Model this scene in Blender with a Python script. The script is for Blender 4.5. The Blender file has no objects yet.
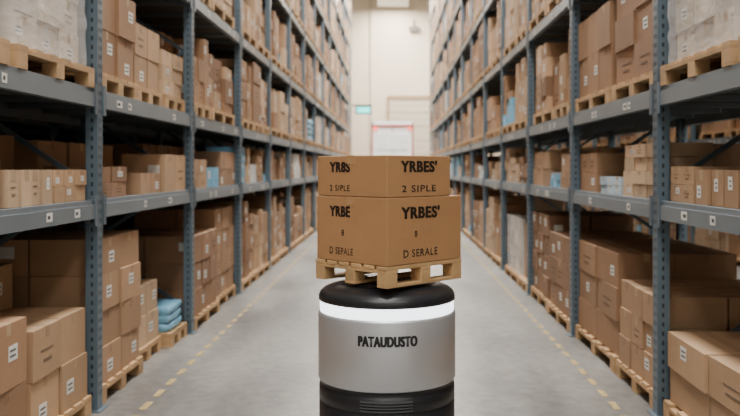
import bpy, math, random
from mathutils import Vector, Matrix, noise
scene = bpy.context.scene
COL = scene.collection

def s2l(r, g, b):
    f = lambda c: (c/255/12.92) if c/255 <= .04045 else ((c/255+.055)/1.055)**2.4
    return (f(r), f(g), f(b))

# ------------------------------------------------------------ materials
def mat_base(name):
    m = bpy.data.materials.new(name); m.use_nodes = True
    nt = m.node_tree; b = nt.nodes['Principled BSDF']
    return m, nt, b

def mat_attr(name, rough=.8, nscale=6, amt=.25, bump=.0, metallic=0., bscale=40, stretch=None):
    m, nt, b = mat_base(name)
    at = nt.nodes.new('ShaderNodeVertexColor'); at.layer_name = 'Col'
    tc = nt.nodes.new('ShaderNodeTexCoord')
    mp = nt.nodes.new('ShaderNodeMapping')
    if stretch: mp.inputs['Scale'].default_value = stretch
    nz = nt.nodes.new('ShaderNodeTexNoise'); nz.inputs['Scale'].default_value = nscale
    nz.inputs['Detail'].default_value = 5
    nt.links.new(tc.outputs['Object'], mp.inputs[0]); nt.links.new(mp.outputs[0], nz.inputs[0])
    mr = nt.nodes.new('ShaderNodeMapRange')
    mr.inputs[3].default_value = 1-amt; mr.inputs[4].default_value = 1+amt
    nt.links.new(nz.outputs[0], mr.inputs[0])
    mx = nt.nodes.new('ShaderNodeVectorMath'); mx.operation = 'SCALE'
    nt.links.new(at.outputs[0], mx.inputs[0]); nt.links.new(mr.outputs[0], mx.inputs['Scale'])
    nt.links.new(mx.outputs[0], b.inputs['Base Color'])
    b.inputs['Roughness'].default_value = rough; b.inputs['Metallic'].default_value = metallic
    if bump:
        n2 = nt.nodes.new('ShaderNodeTexNoise'); n2.inputs['Scale'].default_value = bscale
        nt.links.new(mp.outputs[0], n2.inputs[0])
        bp = nt.nodes.new('ShaderNodeBump'); bp.inputs['Strength'].default_value = bump
        bp.inputs['Distance'].default_value = .01
        nt.links.new(n2.outputs[0], bp.inputs['Height']); nt.links.new(bp.outputs[0], b.inputs['Normal'])
    return m

def mat_plain(name, col, rough=.5, metallic=0., amt=.06, nscale=5, emis=0):
    m, nt, b = mat_base(name)
    tc = nt.nodes.new('ShaderNodeTexCoord')
    nz = nt.nodes.new('ShaderNodeTexNoise'); nz.inputs['Scale'].default_value = nscale
    nz.inputs['Detail'].default_value = 6
    nt.links.new(tc.outputs['Object'], nz.inputs[0])
    cr = nt.nodes.new('ShaderNodeValToRGB')
    cr.color_ramp.elements[0].position = .3; cr.color_ramp.elements[1].position = .7
    cr.color_ramp.elements[0].color = (*[c*(1-amt) for c in col], 1)
    cr.color_ramp.elements[1].color = (*[min(1, c*(1+amt)) for c in col], 1)
    nt.links.new(nz.outputs[0], cr.inputs[0]); nt.links.new(cr.outputs[0], b.inputs['Base Color'])
    b.inputs['Roughness'].default_value = rough; b.inputs['Metallic'].default_value = metallic
    if emis:
        b.inputs['Emission Color'].default_value = (*col, 1); b.inputs['Emission Strength'].default_value = emis
    return m

M_CARD = mat_attr('cardboard', .72, 5, .12, .15, bscale=25)
M_WOOD = mat_attr('pallet_wood', .8, 9, .35, .2, bscale=60)
M_BAG = mat_attr('plastic_bag', .35, 7, .15, .4, bscale=14)
M_STEEL = mat_attr('painted_steel', .42, 3, .12, 0, .35)
M_WRAP = mat_attr('stretch_wrap', .18, 7, .12, 1.0, bscale=8, stretch=(1, 1, 3))
M_WRAP.node_tree.nodes['Principled BSDF'].inputs['Alpha'].default_value = .30
M_BLACK = mat_plain('black_plastic', (.014, .015, .018), .34)
M_BODY = mat_plain('robot_shell', s2l(204, 206, 210), .36, .6, .02)
M_RING = mat_plain('light_ring', (.90, .96, 1.0), .3, 0, 0, emis=3.2)
M_INK = mat_plain('printed_ink', (.03, .018, .012), .7)
M_LOGO = mat_plain('logo_ink', (.015, .016, .019), .5)
M_DARK = mat_plain('dark_rubber', (.02, .02, .02), .7)

M_FLOOR, nt, b = mat_base('polished_concrete')
tc = nt.nodes.new('ShaderNodeTexCoord')
mp = nt.nodes.new('ShaderNodeMapping'); mp.inputs['Scale'].default_value = (1, .35, 1)
n1 = nt.nodes.new('ShaderNodeTexNoise'); n1.inputs['Scale'].default_value = 1.6; n1.inputs['Detail'].default_value = 8
n2 = nt.nodes.new('ShaderNodeTexNoise'); n2.inputs['Scale'].default_value = 14; n2.inputs['Detail'].default_value = 8
nt.links.new(tc.outputs['Object'], mp.inputs[0]); nt.links.new(mp.outputs[0], n1.inputs[0]); nt.links.new(tc.outputs['Object'], n2.inputs[0])
ad = nt.nodes.new('ShaderNodeMix'); ad.data_type = 'FLOAT'; ad.inputs[0].default_value = .4
nt.links.new(n1.outputs[0], ad.inputs[2]); nt.links.new(n2.outputs[0], ad.inputs[3])
cr = nt.nodes.new('ShaderNodeValToRGB')
cr.color_ramp.elements[0].position = .35; cr.color_ramp.elements[1].position = .65
cr.color_ramp.elements[0].color = (*s2l(94, 92, 89), 1); cr.color_ramp.elements[1].color = (*s2l(140, 137, 131), 1)
nt.links.new(ad.outputs[0], cr.inputs[0]); nt.links.new(cr.outputs[0], b.inputs['Base Color'])
mr = nt.nodes.new('ShaderNodeMapRange'); mr.inputs[3].default_value = .28; mr.inputs[4].default_value = .55
nt.links.new(n1.outputs[0], mr.inputs[0]); nt.links.new(mr.outputs[0], b.inputs['Roughness'])

M_WALL = mat_plain('cream_wall', s2l(226, 212, 190), .8, 0, .05, .6)
M_WALLG = mat_plain('grey_wall', s2l(110, 112, 112), .8, 0, .06, .6)
M_WALLR = mat_plain('beige_wall', s2l(185, 182, 174), .8, 0, .06, .6)
M_CEIL = mat_plain('ceiling_panel', s2l(175, 175, 170), .8, 0, .04, .5)

# ------------------------------------------------------------ mesh builder
class MB:
    def __init__(s): s.v=[]; s.f=[]; s.m=[]; s.c=[]; s.sm=[]
    def face(s, pts, mat, col, smooth=False):
        i=len(s.v); s.v += [tuple(p) for p in pts]
        s.f.append(tuple(range(i, i+len(pts)))); s.m.append(mat); s.c.append(col); s.sm.append(smooth)
    def box(s, x0,x1,y0,y1,z0,z1, mat, col):
        if x0>x1: x0,x1=x1,x0
        if y0>y1: y0,y1=y1,y0
        if z0>z1: z0,z1=z1,z0
        i=len(s.v)
        s.v += [(x0,y0,z0),(x1,y0,z0),(x1,y1,z0),(x0,y1,z0),(x0,y0,z1),(x1,y0,z1),(x1,y1,z1),(x0,y1,z1)]
        for q in ((0,3,2,1),(4,5,6,7),(0,1,5,4),(1,2,6,5),(2,3,7,6),(3,0,4,7)):
            s.f.append(tuple(i+k for k in q)); s.m.append(mat); s.c.append(col); s.sm.append(False)
    def bar(s, p, q, w, mat, col):
        p=Vector(p); q=Vector(q); d=(q-p).normalized()
        a=d.cross(Vector((1,0,0)));
        if a.length<.1: a=d.cross(Vector((0,1,0)))
        a.normalize(); bb=d.cross(a)*w/2; a=a*w/2
        r=[p-a-bb,p+a-bb,p+a+bb,p-a+bb,q-a-bb,q+a-bb,q+a+bb,q-a+bb]
        i=len(s.v); s.v += [tuple(t) for t in r]
        for k in ((0,3,2,1),(4,5,6,7),(0,1,5,4),(1,2,6,5),(2,3,7,6),(3,0,4,7)):
            s.f.append(tuple(i+t for t in k)); s.m.append(mat); s.c.append(col); s.sm.append(False)
    def lathe(s, prof, seg, cx, cy):
        for k in range(len(prof)-1):
            r0,z0,mt,cl=prof[k]; r1,z1=prof[k+1][:2]
            for j in range(seg):
                a=2*math.pi*j/seg; b2=2*math.pi*(j+1)/seg
                pts=[(cx+r0*math.cos(a),cy+r0*math.sin(a),z0),(cx+r0*math.cos(b2),cy+r0*math.sin(b2),z0),
                     (cx+r1*math.cos(b2),cy+r1*math.sin(b2),z1),(cx+r1*math.cos(a),cy+r1*math.sin(a),z1)]
                if r0<1e-5: pts=[pts[0],pts[2],pts[3]]
                elif r1<1e-5: pts=[pts[0],pts[1],pts[2]]
                s.face(pts,mt,cl,True)
    def cyl(s, p, q, r, mat, col, seg=16):
        p=Vector(p); q=Vector(q); d=(q-p).normalized()
        a=d.orthogonal().normalized(); bb=d.cross(a)
        P=[p+(a*math.cos(2*math.pi*j/seg)+bb*math.sin(2*math.pi*j/seg))*r for j in range(seg)]
        Q=[t+(q-p) for t in P]
        for j in range(seg):
            s.face([P[j],P[(j+1)%seg],Q[(j+1)%seg],Q[j]],mat,col,True)
        s.face(P[::-1],mat,col); s.face(Q,mat,col)
    def blob(s, x0,x1,y0,y1,z0,z1, mat, col, n=7, disp=.02, rnd=.25, seed=0., fr=6):
        c=Vector(((x0+x1)/2,(y0+y1)/2,(z0+z1)/2)); h=Vector((abs(x1-x0)/2,abs(y1-y0)/2,abs(z1-z0)/2))
        def P(u):
            v=Vector(u); sp=v.normalized()*1.25
            w=v.lerp(sp,rnd); w=Vector([max(-1,min(1,t)) for t in w])
            q=Vector((w.x*h.x,w.y*h.y,w.z*h.z))
            d=noise.noise((q+Vector((seed*3.1,seed,seed*7)))*fr)*disp
            q-=v.normalized()*(abs(d))
            q.z=max(-h.z,q.z)
            return c+q
        dirs=[((1,0,0),(0,1,0),(0,0,1)),((-1,0,0),(0,0,1),(0,1,0)),((0,1,0),(0,0,1),(1,0,0)),((0,-1,0),(1,0,0),(0,0,1)),((0,0,1),(1,0,0),(0,1,0)),((0,0,-1),(0,1,0),(1,0,0))]
        for N,U,W in dirs:
            N=Vector(N);U=Vector(U);W=Vector(W)
            base=len(s.v)
            for i in range(n+1):
                for j in range(n+1):
                    s.v.append(tuple(P(N+U*(2*i/n-1)+W*(2*j/n-1))))
            for i in range(n):
                for j in range(n):
                    a=base+i*(n+1)+j
                    s.f.append((a,a+n+1,a+n+2,a+1)); s.m.append(mat); s.c.append(col); s.sm.append(True)
    def build(s, name, mats, parent=None, origin=None, merge=False):
        if not s.v: return None
        xs=[p[0] for p in s.v]; ys=[p[1] for p in s.v]; zs=[p[2] for p in s.v]
        o=origin if origin is not None else Vector(((min(xs)+max(xs))/2,(min(ys)+max(ys))/2,min(zs)))
        me=bpy.data.meshes.new(name)
        me.from_pydata([(p[0]-o[0],p[1]-o[1],p[2]-o[2]) for p in s.v],[],s.f)
        for m in mats: me.materials.append(m)
        me.polygons.foreach_set('material_index', s.m)
        me.polygons.foreach_set('use_smooth', s.sm)
        ca=me.color_attributes.new('Col','FLOAT_COLOR','CORNER')
        arr=[]
        for f,c in zip(s.f,s.c): arr += [c[0],c[1],c[2],1.0]*len(f)
        ca.data.foreach_set('color', arr)
        me.update()
        if merge:
            import bmesh
            bm=bmesh.new(); bm.from_mesh(me); bmesh.ops.remove_doubles(bm,verts=bm.verts,dist=1e-5)
            bm.to_mesh(me); bm.free()
        ob=bpy.data.objects.new(name,me); COL.objects.link(ob)
        ob.location=o
        return ob

MATS=[M_CARD,M_WOOD,M_BAG,M_STEEL,M_WRAP]
CARD_TONES=[s2l(172,137,104),s2l(158,122,90),s2l(184,150,116),s2l(146,111,82),s2l(198,168,136),s2l(168,133,102),s2l(136,102,75),s2l(190,161,130)]
WOODC=s2l(190,154,112)
TAPE=s2l(180,152,118); LABEL=s2l(228,226,219)
def tint(c,rng,a=.16):
    k=1+rng.uniform(-a,a); return tuple(min(1,x*k) for x in c)

def cbox(mb,x0,x1,y0,y1,z0,z1,col,rng,side,det=True,yaw=1.3):
    st=len(mb.v)
    mb.box(x0,x1,y0,y1,z0,z1,0,col)
    e=.0012
    tc=tuple(c*.82 for c in col) if rng.random()<.5 else TAPE
    w=.024; xc=(x0+x1)/2; yc=(y0+y1)/2; h=z1-z0
    dk=tuple(c*.4 for c in col)
    if (x1-x0)>(y1-y0):
        mb.box(x0-e,x1+e,yc-w,yc+w,z1-min(.06,h*.3),z1+e,0,tc)
    else:
        mb.box(xc-w,xc+w,y0-e,y1+e,z1-min(.06,h*.3),z1+e,0,tc)
    if not det: return
    xf = x1 if side<0 else x0
    sg = 1 if side<0 else -1
    if rng.random()<.40:
        lw=min(.10,(y1-y0)*.32); lh=min(.08,h*.36); yy=rng.uniform(y0+.02,y1-.02-lw); zz=z0+rng.uniform(.15,.5)*h
        mb.box(xf,xf+sg*.0016,yy,yy+lw,zz,zz+lh,0,LABEL)
        for k in range(2):
            mb.box(xf,xf+sg*.0022,yy+.012,yy+lw-.02,zz+lh*(.25+.35*k),zz+lh*(.38+.35*k),0,(.08,.08,.08))
    elif rng.random()<.4:
        yy=yc; mb.box(xf,xf+sg*.0016,yy-.06*(y1-y0)/.4,yy+.06*(y1-y0)/.4,z0+h*.3,z0+h*.36,0,dk)
        mb.box(xf,xf+sg*.0016,yy-.1*(y1-y0)/.4,yy+.08*(y1-y0)/.4,z0+h*.52,z0+h*.56,0,dk)
    if rng.random()<.35:
        lw=min(.10,(x1-x0)*.32); lh=min(.08,h*.36); xx=rng.uniform(x0+.02,x1-.02-lw); zz=z0+rng.uniform(.15,.5)*h
        mb.box(xx,xx+lw,y0-.0016,y0,zz,zz+lh,0,LABEL if rng.random()<.5 else dk)
    t=math.radians(rng.uniform(-yaw,yaw)); ct,stt=math.cos(t),math.sin(t)
    for i in range(st,len(mb.v)):
        x,y,z=mb.v[i]; dx=x-xc; dy=y-yc
        mb.v[i]=(xc+dx*ct-dy*stt,yc+dx*stt+dy*ct,z)

def pallet(mb,x0,x1,y0,y1,z0,h,rng,mat=1):
    t=h*.16; bh=h-3*t
    c=lambda: tint(WOODC,rng,.18)
    for i in range(3):
        yy=y0+(y1-y0-.1)*i/2
        mb.box(x0,x1,yy,yy+.1,z0,z0+t,mat,c())
        for j in range(3):
            xx=x0+(x1-x0-.09)*j/2
            mb.box(xx,xx+.09,yy,yy+.1,z0+t,z0+t+bh,mat,c())
    for j in range(3):
        xx=x0+(x1-x0-.09)*j/2
        mb.box(xx,xx+.09,y0,y1,z0+t+bh,z0+2*t+bh,mat,c())
    n=6
    for i in range(n):
        yy=y0+(y1-y0-.11)*i/(n-1)
        mb.box(x0,x1,yy,yy+.11,z0+2*t+bh,z0+h,mat,c())

def stack(mb,side,face,u0,u1,y0,y1,z0,H,bd,bl,bh,rng,tone=None,front_drop=None,det=True,var=.16):
    nu=max(1,round((u1-u0)/bd)); ny=max(1,round((y1-y0)/bl)); nz=max(1,round(H/bh))
    du=(u1-u0)/nu; dy=(y1-y0)/ny; dz=H/nz
    tone=tone or rng.choice(CARD_TONES)
    for iy in range(ny):
        for iu in range(nu):
            k=nz
            if front_drop is not None:
                if iu==0: k=max(1,nz-front_drop)
            elif iu==0 and rng.random()<.25 and nz>1: k=nz-1
            elif rng.random()<.10 and nz>1: k=nz-1
            for iz in range(k):
                if 0<iu<nu-1 and 0<iy<ny-1 and iz<k-2: continue
                g=.004+rng.random()*.006
                a=u0+iu*du+g+ (rng.random()*.02 if iu==0 else 0); bq=u0+(iu+1)*du-g
                xa,xb=side*(face+a),side*(face+bq)
                if xa>xb: xa,xb=xb,xa
                ya=y0+iy*dy+g+rng.random()*.006; yb=y0+(iy+1)*dy-g-rng.random()*.008
                cbox(mb,xa,xb,ya,yb,z0+iz*dz+.0005,z0+(iz+1)*dz-.0025,tint(tone,rng,var),rng,side,det)

def mixed(mb,side,face,u0,u1,y0,y1,z0,H,rng,det=True):
    y=y0
    while y<y1-.12:
        w=rng.choice([.2,.26,.34,.42,.5])
        if y1-y-w<.18: w=y1-y
        tone=rng.choice(CARD_TONES)
        if rng.random()<.08: tone=rng.choice([BLUE,WHITE,BLUE])
        h1=H*rng.uniform(.62,1.0); off=rng.uniform(0,.10)
        z=0; um=u0+off+rng.choice([.36,.45])
        while z<h1-.08:
            bh=rng.choice([.12,.17,.22,.28,.34])
            if h1-z-bh<.09: bh=h1-z
            if w>.3 and bh<.2 and rng.random()<.5: segs=[(y,y+w/2),(y+w/2,y+w)]
            else: segs=[(y,y+w)]
            for (s0,s1) in segs:
                xa,xb=sorted((side*(face+u0+off+rng.random()*.02),side*(face+um)))
                cbox(mb,xa,xb,s0+.006,s1-.007-rng.random()*.01,z0+z+.0005,z0+z+bh-.0025,tint(tone,rng,.2),rng,side,det)
            z+=bh
            if rng.random()<.35: tone=rng.choice(CARD_TONES)
        xa,xb=sorted((side*(face+um+.01),side*(face+u1)))
        hb=H*rng.uniform(.75,1.0); k=max(1,round(hb/.3))
        tb=rng.choice(CARD_TONES)
        for i in range(k):
            cbox(mb,xa,xb,y+.005,y+w-.006,z0+hb*i/k+.0005,z0+hb*(i+1)/k-.0015,tint(tb,rng),rng,side,False)
        y+=w

def wrapload(mb,side,face,u0,u1,y0,y1,z0,H,rng,col=None):
    col=col or s2l(205,190,170)
    stack(mb,side,face,u0+.03,u1-.03,y0+.03,y1-.03,z0,H-.02,.45,.36,.20,rng,col,0,True,.28)
    xa,xb=sorted((side*(face+u0),side*(face+u1)))
    mb.blob(xa,xb,y0,y1,z0,z0+H,4,tint(s2l(245,248,250),rng,.01),n=18,disp=.035,rnd=.02,seed=rng.random()*50,fr=8)

# ------------------------------------------------------------ racks
L=2.46; DEPTH=1.10
TOPS=[1.39,2.12,3.30,4.60,5.90,7.20,8.50,9.70]
BH=.12
NMIN,NMAX=-2,13
SIDES={-1:(1.94,5.30),1:(1.70,5.19)}
UPC=s2l(100,117,129); BMC=s2l(130,141,148); DECK=s2l(96,91,84)
def build_rack(side):
    face,Y0=SIDES[side]; mb=MB(); rng=random.Random(5+side)
    X=lambda u: side*(face+u)
    for n in range(NMIN,NMAX+1):
        y=Y0+L*n
        for u in (0,DEPTH-.08):
            mb.box(X(u),X(u+.012),y-.045,y+.045,0.008,10.0,3,UPC)
            mb.box(X(u+.012),X(u+.08),y-.045,y-.035,0.008,10.0,3,UPC)
            mb.box(X(u+.012),X(u+.08),y+.035,y+.045,0.008,10.0,3,UPC)
            mb.box(X(u-.03),X(u+.11),y-.075,y+.075,0.0,.008,3,UPC)
            if n<4:
                z=.1
                while z<3.6:
                    for yy in (-.024,.012):
                        mb.box(X(u-.001),X(u),y+yy,y+yy+.012,z,z+.028,3,(.035,.04,.045))
                    mb.box(X(u+.03),X(u+.045),y-.0458,y-.045,z,z+.028,3,(.035,.04,.045))
                    z+=.06
        z=.25; k=0
        while z<9.6:
            a,b2=(.08,DEPTH-.08) if k%2==0 else (DEPTH-.08,.08)
            mb.bar((X(a),y,z),(X(b2),y,min(z+.62,9.9)),.032,3,UPC)
            z+=.62; k+=1
        mb.bar((X(.08),y,.2),(X(DEPTH-.08),y,.2),.032,3,UPC)
        mb.bar((X(.08),y,9.85),(X(DEPTH-.08),y,9.85),.032,3,UPC)
        if n==NMAX: continue
        for t in TOPS:
            for u in (0.0,DEPTH-.05):
                c=tint(BMC,rng,.06)
                mb.box(X(u),X(u+.05),y+.048,y+L-.048,t-BH,t-.03,3,c)
                mb.box(X(u+.012),X(u+.05),y+.048,y+L-.048,t-.03,t,3,c)
                for yy in (y+.048,y+L-.098):
                    mb.box(X(u-.006),X(u),yy,yy+.05,t-BH-.05,t+.03,3,tint(UPC,rng))
            for j in range(4):
                yy=y+.3+j*(L-.6)/3
                mb.box(X(.05),X(DEPTH-.05),yy-.02,yy+.02,t-.06,t-.022,3,BMC)
            mb.box(X(.052),X(DEPTH-.052),y+.05,y+L-.05,t-.02,t-.001,1,DECK)
            for j in range(rng.randint(2,4)):
                yy=y+.2+rng.random()*(L-.6); w=rng.uniform(.05,.11)
                mb.box(X(-.002),X(0),yy,yy+w,t-.095,t-.045,0,LABEL)
                mb.box(X(-.0026),X(-.002),yy+.01,yy+w*.6,t-.08,t-.06,0,(.06,.06,.06))
    return mb.build('pallet_rack',MATS,origin=Vector((side*(face+DEPTH/2),Y0,0)))
racks={s:build_rack(s) for s in (-1,1)}

# ------------------------------------------------------------ goods
BLUE=s2l(120,178,208); WHITE=s2l(214,214,210)
CUSTOM={
 (-1,-1,0):[('p',-2.33,-1.0,.0,.68,.5,.44,.34,1,0),('p',-.92,-.10,.02,.86,.48,.41,.29,2,1)],
 (-1,0,0):[('p',.08,.98,.02,.99,.5,.45,.25,0,0),('p',1.05,1.75,.10,.50,.4,.35,.25,4,0),('b',1.82,2.36,.03,.35,0,0,0,0,0)],
 (-1,1,0):[('p',.08,1.2,.0,.80,.45,.37,.27,3,0),('p',1.3,2.36,.05,1.0,.4,.35,.25,5,0)],
 (1,-1,0):[('p',-2.33,-1.5,.0,.33,.5,.42,.33,2,0),('p',-1.42,-.10,.02,.44,.5,.6,.22,2,0)],
 (1,0,0):[('p',.08,.98,.02,.62,.4,.3,.2,0,0),('p',1.05,2.36,.02,.80,.5,.65,.27,1,0)],
 (1,1,0):[('p',.08,1.2,.0,.78,.45,.37,.26,3,0),('p',1.3,2.36,.02,.94,.4,.35,.23,6,0)],
 (-1,-1,1):[('s',-2.33,-1.2,.05,.50,.45,.38,.25,1,0),('s',-1.15,-.62,.04,.20,.25,.13,.2,4,0),('s',-.60,-.1,.04,.2,.25,.16,.1,2,0),('r',-1.15,-.1,.50,.42,.5,.5,.21,3,0)],
 (-1,0,1):[('s',.08,.72,.05,.22,.3,.32,.11,3,0),('s',1.0,1.6,.04,.17,.3,.3,.17,5,0),('s',1.62,2.36,.03,.33,.4,.37,.33,2,0),('r',.1,1.6,.45,.40,.5,.5,.4,1,0)],
 (-1,1,1):[('s',.1,.8,.04,.3,.4,.35,.15,0,0),('l',.85,1.4,.04,.22,.4,.27,.22,0,0),('s',1.45,2.36,.04,.4,.4,.3,.2,5,0),('r',.1,2.3,.5,.45,.5,.4,.22,1,0)],
 (1,-1,1):[('s',-2.33,-1.15,.04,.19,.3,.14,.19,4,0),('s',-1.12,-.55,.04,.2,.3,.19,.2,0,0),('s',-.52,-.1,.04,.22,.3,.2,.11,2,0),('r',-.95,-.1,.5,.42,.5,.4,.1,2,0)],
 (1,0,1):[('s',.08,.9,.04,.38,.35,.27,.095,4,0),('w',.98,1.6,.04,.14,.3,.2,.07,0,0),('s',1.68,2.36,.04,.34,.4,.34,.17,1,0),('r',1.0,2.3,.5,.40,.5,.42,.2,3,0)],
 (1,1,1):[('s',.1,.7,.04,.35,.4,.3,.17,5,0),('l',.75,1.3,.04,.16,.3,.18,.08,0,0),('s',1.35,2.36,.04,.4,.4,.33,.2,0,0),('r',.1,2.3,.5,.42,.5,.4,.2,2,0)],
 (-1,-1,2):[('W',-2.33,-1.25,.0,.8,0,0,0,0,0),('W',-1.15,-.10,.0,.8,0,0,0,0,0)],
 (-1,0,2):[('p',.08,.86,.02,.62,.5,.39,.31,1,0),('p',.94,1.62,.05,.50,.45,.34,.25,2,0),('p',1.7,2.36,.05,.4,.4,.3,.13,4,0)],
 (1,-1,2):[('W',-2.33,-1.25,.0,.85,0,0,0,0,0),('W',-1.15,-.10,.0,.8,0,0,0,0,0)],
 (1,0,2):[('p',.08,1.1,.02,.75,.5,.5,.25,3,0),('p',1.2,2.36,.02,.70,.45,.38,.35,1,0)],
}
def fill(mb,side,n,lev,rng,det):
    face,Y0=SIDES[side]; y=Y0+L*n
    z0=0 if lev==0 else TOPS[lev-1]
    clear=(TOPS[0] if lev==0 else (TOPS[lev] if lev<len(TOPS) else 10.6))-BH-z0-.05
    key=(side,n,lev)
    if key in CUSTOM:
        for k,a,b2,u0,H,bd,bl,bh,ti,fd in CUSTOM[key]:
            if n==-1: a+=L; b2+=L
            ya=y+a; yb=y+b2
            if k in 'pW':
                xa,xb=sorted((side*(face+u0),side*(face+1.02)))
                pallet(mb,xa,xb,ya,yb,z0+.001,.125,rng); zz=z0+.1265
            else: zz=z0+.001
            if k=='p': stack(mb,side,face,u0+.01,1.0,ya+.01,yb-.01,zz,H,bd,bl,bh,rng,CARD_TONES[ti],fd)
            elif k=='s': stack(mb,side,face,u0,.42,ya,yb,zz,H,bd,bl,bh,rng,CARD_TONES[ti],0)
            elif k=='w': stack(mb,side,face,u0,.42,ya,yb,zz,H,bd,bl,bh,rng,s2l(185,205,215),0)
            elif k=='l': stack(mb,side,face,u0,.42,ya,yb,zz,H,bd,bl,bh,rng,BLUE,0)
            elif k=='r': stack(mb,side,face,u0,1.0,ya,yb,zz,H,bd,bl,bh,rng,CARD_TONES[ti],0)
            elif k=='W': wrapload(mb,side,face,u0+.03,.98,ya+.03,yb-.03,zz,H,rng)
            elif k=='b':
                xa,xb=sorted((side*(face+u0+.03),side*(face+.7)))
                pallet(mb,xa-.03,xb+.03,ya,yb,z0+.001,.125,rng)
                for i in range(3):
                    mb.blob(xa,xb,ya+.02,yb-.02,zz+.126+i*.075,zz+.126+i*.075+.08,2,tint(BLUE,rng),n=10,disp=.03,rnd=.25,seed=i*3.3)
        return
    ya=y+.09
    if lev==1:
        if rng.random()<.5:
            mixed(mb,side,face,.03,1.0,ya,y+L-.09,z0+.001,clear-.04,rng,det); return
        while ya<y+L-.35:
            w=min(rng.choice([.35,.5,.7,.9]),y+L-.09-ya)
            H=rng.uniform(.22,.55)
            tone=rng.choice(CARD_TONES) if rng.random()<.70 else rng.choice([BLUE,WHITE,BLUE])
            bl=rng.choice([.16,.22,.3])
            stack(mb,side,face,.04,.48,ya,ya+w,z0+.001,H,rng.choice([.22,.44]),bl,rng.choice([.1,.15,.24]),rng,tone,None,det)
            stack(mb,side,face,.55,1.0,ya,ya+w,z0+.001,rng.uniform(.35,clear-.03),.45,.35,.2,rng,None,None,det)
            ya+=w+.03
        return
    while ya<y+L-.6:
        rem=y+L-.09-ya
        w=rng.choice([.7,.85,1.1,1.15])
        if rem-w<.6: w=min(rem,1.2)
        xa,xb=sorted((side*(face+.0),side*(face+1.02)))
        r=rng.random()
        pallet(mb,xa,xb,ya,ya+w,z0+.001,.125,rng)
        zz=z0+.1265; cl=clear-.13
        if r<.08: wrapload(mb,side,face,.03,.98,ya+.03,ya+w-.03,zz,rng.uniform(.6,.85)*cl,rng)
        elif r<.13:
            for i in range(4):
                xa2,xb2=sorted((side*(face+.03),side*(face+.9)))
                mb.blob(xa2,xb2,ya+.03,ya+w-.03,zz+i*.13,zz+i*.13+.128,2,tint(BLUE,rng),n=6,disp=.03,rnd=.35,seed=i*3.3+ya)
        elif r<.60:
            mixed(mb,side,face,.01,1.0,ya+.01,ya+w-.01,zz,rng.uniform(.8,.98)*cl,rng,det)
        else:
            H=rng.uniform(.68,.98)*cl
            bl=rng.choice([.22,.3,.37,.5]); bh=rng.choice([.15,.2,.26,.32]); bd=rng.choice([.33,.5])
            stack(mb,side,face,.01,1.0,ya+.01,ya+w-.01,zz,H,bd,bl,bh,rng,None,None,det)
        ya+=w+.05

goods=[]
for side in (-1,1):
    for n in range(NMIN,NMAX):
        if n<4:
            for lev in range(0,len(TOPS)+1):
                mb=MB(); fill(mb,side,n,lev,random.Random(side*1000+n*37+lev*7+3),lev<4)
                o=mb.build('palletized_box_stack',MATS)
                if o: goods.append((side,n,lev,o))
        else:
            mb=MB()
            for lev in range(0,len(TOPS)+1):
                fill(mb,side,n,lev,random.Random(side*1000+n*37+lev*7+3),n<8)
            o=mb.build('palletized_box_stack',MATS)
            if o: goods.append((side,n,0,o))
SH={-1:-1.35,1:3.9}
for side in (-1,1):
    o=racks[side].copy(); COL.objects.link(o); o.location.x+=SH[side]; o.name='pallet_rack'
    for (s,n,lev,g) in goods:
        if s==side and lev<=3:
            c=g.copy(); COL.objects.link(c); c.location.x+=SH[side]

# ------------------------------------------------------------ room shell
XL,XR,YB,YF,ZC=-5.0,8.3,-9.0,46.0,11.6
def slab(name,x0,x1,y0,y1,z0,z1,mat):
    mb=MB(); mb.box(x0,x1,y0,y1,z0,z1,0,(1,1,1)); return mb.build(name,[mat])
slab('floor',XL,XR,YB,YF,-.1,0,M_FLOOR)
slab('ceiling',XL,XR,YB,YF,ZC,ZC+.1,M_CEIL)
slab('wall_left',XL-.1,XL,YB,YF,0,ZC,M_WALLG)
slab('wall_right',XR,XR+.1,YB,YF,0,ZC,M_WALLR)
slab('wall_front',XL,XR,YB-.1,YB,0,ZC,M_WALLR)
slab('wall_back',XL,XR,YF,YF+.1,0,ZC,M_WALL)
M_YEL=mat_plain('worn_yellow_paint',s2l(172,148,94),.6,0,.3,20)
for xx in (-1.66,1.49):
    mb=MB(); y=.5
    while y<38:
        mb.box(xx-.024,xx+.024,y,y+.17,0.0005,.002,0,(1,1,1)); y+=.30
    mb.build('floor_marking_line',[M_YEL])

TAN=s2l(166,138,104)
mb=MB()
mb.box(-.35,-.2,YF-.14,YF-.02,0,5.75,0,(1,1,1)); mb.box(2.25,2.4,YF-.14,YF-.02,0,5.75,0,(1,1,1)); mb.box(-.2,2.25,YF-.14,YF-.02,5.55,5.75,0,(1,1,1))
for i in range(14): mb.box(-.2,2.25,YF-.10+(.02 if i%2 else 0),YF-.02,.0+i*.4,.4+i*.4-.02 if i<13 else 5.55,1,(1,1,1))
mb.build('door_1',[mat_plain('door_frame_paint',TAN,.6),mat_plain('door_panel',s2l(206,194,174),.6)])
mb=MB()
mb.box(.9,1.5,YF-.25,YF-.02,9.5,9.72,0,(1,1,1)); mb.box(.95,1.45,YF-.22,YF-.05,9.4,9.5,0,(1,1,1)); mb.box(1.15,1.25,YF-.1,YF-.02,9.72,10.1,0,(1,1,1))
mb.build('wall_lamp',[mat_plain('lamp_grey',s2l(110,105,98),.5)])
mb=MB()
mb.box(-1.3,-1.22,YF-.12,YF-.02,0,ZC-.02,0,(1,1,1))
mb.box(-1.35,-1.17,YF-.14,YF-.02,3,3.1,0,(1,1,1)); mb.box(-1.35,-1.17,YF-.14,YF-.02,7,7.1,0,(1,1,1))
mb.build('wall_conduit',[mat_plain('conduit_paint',s2l(205,196,180),.5)])
mb=MB()
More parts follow.
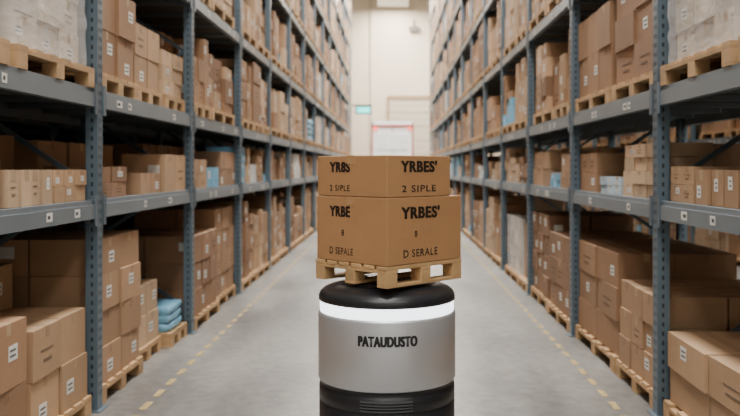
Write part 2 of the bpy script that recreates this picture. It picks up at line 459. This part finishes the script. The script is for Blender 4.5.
ty=40.0
W=(1,1,1)
mb.box(-1.0,.95,ty+.06,ty+3.6,.95,3.75,0,W)
mb.box(-1.08,-1.0,ty,ty+3.6,.9,3.9,1,W); mb.box(.95,1.03,ty,ty+3.6,.9,3.9,1,W)
mb.box(-1.08,1.03,ty,ty+3.6,3.76,3.95,0,W); mb.box(-1.08,1.03,ty-.01,ty+3.6,3.66,3.76,1,W); mb.box(-1.08,1.03,ty,ty+3.6,.8,.95,1,W)
mb.box(-.035,-.015,ty+.04,ty+.06,.95,3.66,2,W)
mb.box(-.8,.75,ty+.03,ty+.06,2.5,3.3,3,W)
for x in (-.95,.75): mb.box(x,x+.15,ty-.02,ty+.06,3.5,3.62,4,W)
mb.box(-1.0,.95,ty-.05,ty+.1,.5,.62,2,W)
for x in (-.95,.65):
    mb.cyl((x,ty+.8,.45),(x+.25,ty+.8,.45),.45,2,W,24); mb.cyl((x,ty+2.8,.45),(x+.25,ty+2.8,.45),.45,2,W,24)
mb.box(-.7,.65,ty+.1,ty+3.5,.45,.8,2,W)
mb.build('delivery_truck',[mat_plain('truck_white',s2l(244,246,248),.4),mat_plain('truck_red',s2l(168,58,46),.5),M_DARK,mat_plain('truck_door_window',s2l(235,242,245),.2),mat_plain('red_marker_lamp',(1,.12,.08),.4,emis=3)])
mb=MB()
mb.box(-1.94,-1.0,37.4,37.44,4.5,4.56,0,W); mb.box(-1.75,-1.0,37.38,37.46,4.12,4.5,0,W); mb.box(-1.68,-1.07,37.365,37.38,4.18,4.44,1,W)
mb.build('exit_sign',[mat_plain('sign_housing',s2l(50,72,75),.5),mat_plain('sign_glow',(.10,.8,.75),.4,emis=2)])

# ------------------------------------------------------------ robot
RX,RY=-.027,3.55
BK=(1,1,1)
mb=MB()
prof=[(0,.035,0),(.265,.035,0),(.285,.05,0),(.292,.08,0),(.292,.40,0),(.282,.404,0),(.282,.418,0),(.297,.424,0),(.299,.44,0),(.299,.585,0),(.294,.589,0),(.294,.597,0),(.299,.601,0),
 (.299,.655,0),(.292,.660,0),(.292,.680,0),(.300,.684,1),(.303,.690,1),(.303,.966,1),(.300,.974,1),(.295,.976,2),(.296,.979,2),(.297,1.020,2),(.295,1.024,0),(.301,1.026,0),(.301,1.042,0),
 (.294,1.059,0),(.280,1.072,0),(.255,1.083,0),(.22,1.091,0),(.17,1.095,0),(.17,1.097,0),(.165,1.108,0),(0,1.108,0)]
mb.lathe([(r,z,m,BK) for r,z,m in prof],128,RX,RY)
def arcbox(mb,a0,a1,r0,r1,z0,z1,mat,seg=12):
    P=lambda r,a,z:(RX+r*math.sin(a),RY-r*math.cos(a),z)
    for j in range(seg):
        a=a0+(a1-a0)*j/seg; b2=a0+(a1-a0)*(j+1)/seg
        mb.face([P(r1,a,z0),P(r1,b2,z0),P(r1,b2,z1),P(r1,a,z1)],mat,BK)
        mb.face([P(r1,a,z1),P(r1,b2,z1),P(r0,b2,z1),P(r0,a,z1)],mat,BK)
        mb.face([P(r0,a,z0),P(r0,b2,z0),P(r1,b2,z0),P(r1,a,z0)],mat,BK)
    mb.face([P(r0,a0,z0),P(r1,a0,z0),P(r1,a0,z1),P(r0,a0,z1)],mat,BK)
    mb.face([P(r1,a1,z0),P(r0,a1,z0),P(r0,a1,z1),P(r1,a1,z1)],mat,BK)
for k in range(4): arcbox(mb,-.36,.36,.296,.308,.606+k*.012,.612+k*.012,3)
for k in range(6): arcbox(mb,-.30,.30,.296,.304,.46+k*.018,.468+k*.018,3)
arcbox(mb,-.9,.9,.288,.299,.15,.24,3,24)
for a in (-.5,.5): arcbox(mb,a-.06,a+.06,.288,.301,.30,.34,4,6)
for sx in (-1,1):
    mb.cyl((RX+sx*.16,RY,.075),(RX+sx*.21,RY,.075),.075,5,BK,24)
    mb.cyl((RX+.02*sx-.015,RY+sx*.2,.035),(RX+.02*sx+.015,RY+sx*.2,.035),.035,5,BK,16)
robot=mb.build('warehouse_robot',[M_BLACK,M_BODY,M_RING,mat_plain('grey_vent',(.06,.063,.068),.4),mat_plain('sensor_window',(.02,.03,.05),.1),M_DARK],merge=True)

def text_mesh(body,w,h,bold=.02):
    cu=bpy.data.curves.new('t','FONT'); cu.body=body; cu.size=1; cu.offset=bold; cu.extrude=0; cu.resolution_u=4
    cu.space_character=1.12
    o=bpy.data.objects.new('t',cu); COL.objects.link(o)
    bpy.context.view_layer.update()
    me=bpy.data.meshes.new_from_object(o.evaluated_get(bpy.context.evaluated_depsgraph_get()))
    bpy.data.objects.remove(o)
    xs=[v.co.x for v in me.vertices]; ys=[v.co.y for v in me.vertices]
    cx=(min(xs)+max(xs))/2; cy=(min(ys)+max(ys))/2; kx=w/(max(xs)-min(xs)); ky=h/(max(ys)-min(ys))
    for v in me.vertices: v.co=Vector(((v.co.x-cx)*kx,(v.co.y-cy)*ky,0))
    return me
def put_letters(name,dz,da):
    me=text_mesh('PATAUDUSTO',.246,.044,.03)
    zc=1.6-(342-168)*3.25/800
    for v in me.vertices:
        a=(v.co.x+.006+da)/.303; r=.3042
        v.co=Vector((RX+r*math.sin(a),RY-r*math.cos(a),zc+dz+v.co.y))-robot.location
    me.materials.clear(); me.materials.append(M_LOGO)
    lo=bpy.data.objects.new(name,me); COL.objects.link(lo); lo.parent=robot
put_letters('front_lettering',0,-.0024)
put_letters('front_lettering_weight',0,.0024)

# ------------------------------------------------------------ carried pallet + boxes
C=Vector((-.024,3.24,0)); ROT=math.pi/4
rng=random.Random(3)
def place(o,z):
    o.location=Vector((C.x,C.y,z)); o.rotation_euler=(0,0,ROT)
mb=MB()
a,b2=.452,.466; h=.088
def pc(): return tint(s2l(200,162,114),rng,.12)
for i in range(3):
    yy=(a-.06)*i/2; mb.box(0,b2,yy,yy+.06,0,.014,0,pc())
    for j in range(3):
        xx=(b2-.06)*j/2; mb.box(xx,xx+.06,yy,yy+.06,.014,.058,0,pc())
for j in range(3):
    xx=(b2-.06)*j/2; mb.box(xx,xx+.06,0,a,.058,.072,0,pc())
for i in range(6):
    yy=(a-.062)*i/5; mb.box(-.002,b2+.002,yy,yy+.062,.072,h,0,pc())
pl=mb.build('wooden_pallet',[M_WOOD],origin=Vector((0,0,0))); place(pl,1.109)
bv=pl.modifiers.new('b','BEVEL'); bv.width=.002; bv.segments=2

def hero(bx,by,hh,z,texts):
    mb=MB(); c=s2l(178,134,90)
    mb.box(0,bx,0,by,0,hh,0,c)
    o=mb.build('cardboard_box',[M_CARD],origin=Vector((0,0,0))); place(o,z)
    bv=o.modifiers.new('b','BEVEL'); bv.width=.004; bv.segments=3
    mb=MB()
    g=.0015
    mb.box(-g,bx+g,by/2-.025,by/2+.025,hh-.0,hh+g,0,tint(TAPE,rng,0)); mb.box(-g,0,by/2-.025,by/2+.025,hh-.035,hh+g,0,s2l(184,142,98))
    t=mb.build('tape',[M_CARD],origin=Vector((0,0,0))); t.parent=o
    k=0
    for (facek,s,w,h2,pos,zz,bold) in texts:
      for dd in ((-.0022,.0022) if bold>.02 else (0,)):
        me=text_mesh(s,w,h2,bold); me.materials.clear(); me.materials.append(M_INK)
        if facek=='L': M=Matrix(((0,0,-1,-.001),(-1,0,0,pos+dd),(0,1,0,zz),(0,0,0,1)))
        else: M=Matrix(((1,0,0,pos+dd),(0,0,-1,-.001),(0,1,0,zz),(0,0,0,1)))
        me.transform(M); k+=1
        t=bpy.data.objects.new('print_%d'%k,me); COL.objects.link(t); t.parent=o
    return o
Z1=1.1985
hero(.463,.444,.279,Z1,[('R',"YRBES'",.235,.052,.20,.215,.03),('R',"D SERALE",.21,.032,.20,.045,.01),('R',"8",.018,.026,.17,.125,.01),
  ('L',"YRBE",.13,.046,.29,.215,.03),('L',"D SEPALE",.15,.03,.28,.045,.01),('L',"8",.018,.026,.27,.125,.01)])
hero(.390,.438,.173,Z1+.2805,[('R',"YRBES'",.22,.050,.19,.128,.03),('R',"2 SIPLE",.21,.028,.19,.035,.01),
  ('L',"YR8S",.13,.045,.29,.125,.03),('L',"2 SIPLE",.13,.026,.29,.035,.01)])

# ------------------------------------------------------------ lights
M_HOUS=mat_plain('fixture_white',(.7,.7,.7),.4)
def lamp(x,y,z,sx,sy,p,col):
    mb=MB(); mb.box(x-sx/2-.05,x+sx/2+.05,y-sy/2-.05,y+sy/2+.05,z,z+.1,0,W)
    for yy in (y-sy*.4,y+sy*.4): mb.box(x-.015,x+.015,yy-.015,yy+.015,z+.1,ZC-.001,0,W)
    f=mb.build('ceiling_light_fixture',[M_HOUS])
    ld=bpy.data.lights.new('lamp','AREA'); ld.shape='RECTANGLE'; ld.size=sx; ld.size_y=sy; ld.energy=p; ld.color=col
    o=bpy.data.objects.new('lamp',ld); COL.objects.link(o); o.parent=f
    o.location=(0,0,-.012)
for y,p in ((-5,520),(1,560),(7,660),(13,760),(19,880),(25,1100),(31,1500),(37,1700),(43,1200)):
    lamp(0,y,10.7,1.6,4.2,p,(1,.975,.935) if y<30 else (1,.93,.83))
for y in (-4,4,16,28,40): lamp(4.6,y,10.7,1.4,5,850,(1,.98,.95))
lamp(-3.2,-4,10.7,1.6,2.6,360,(1,.99,.97))
w=bpy.data.worlds.new('World'); scene.world=w; w.use_nodes=True
w.node_tree.nodes['Background'].inputs[0].default_value=(.8,.88,1,1); w.node_tree.nodes['Background'].inputs[1].default_value=.3

# ------------------------------------------------------------ camera
cd=bpy.data.cameras.new('camera'); cam=bpy.data.objects.new('camera',cd); COL.objects.link(cam)
cd.sensor_width=36; cd.lens=800/740*36; cd.shift_x=-23/740; cd.shift_y=-40/740
cam.location=(0,0,1.6); cam.rotation_euler=(math.pi/2,0,0)
cd.dof.use_dof=True; cd.dof.focus_distance=3.3; cd.dof.aperture_fstop=2.4
cd.clip_end=200
scene.camera=cam
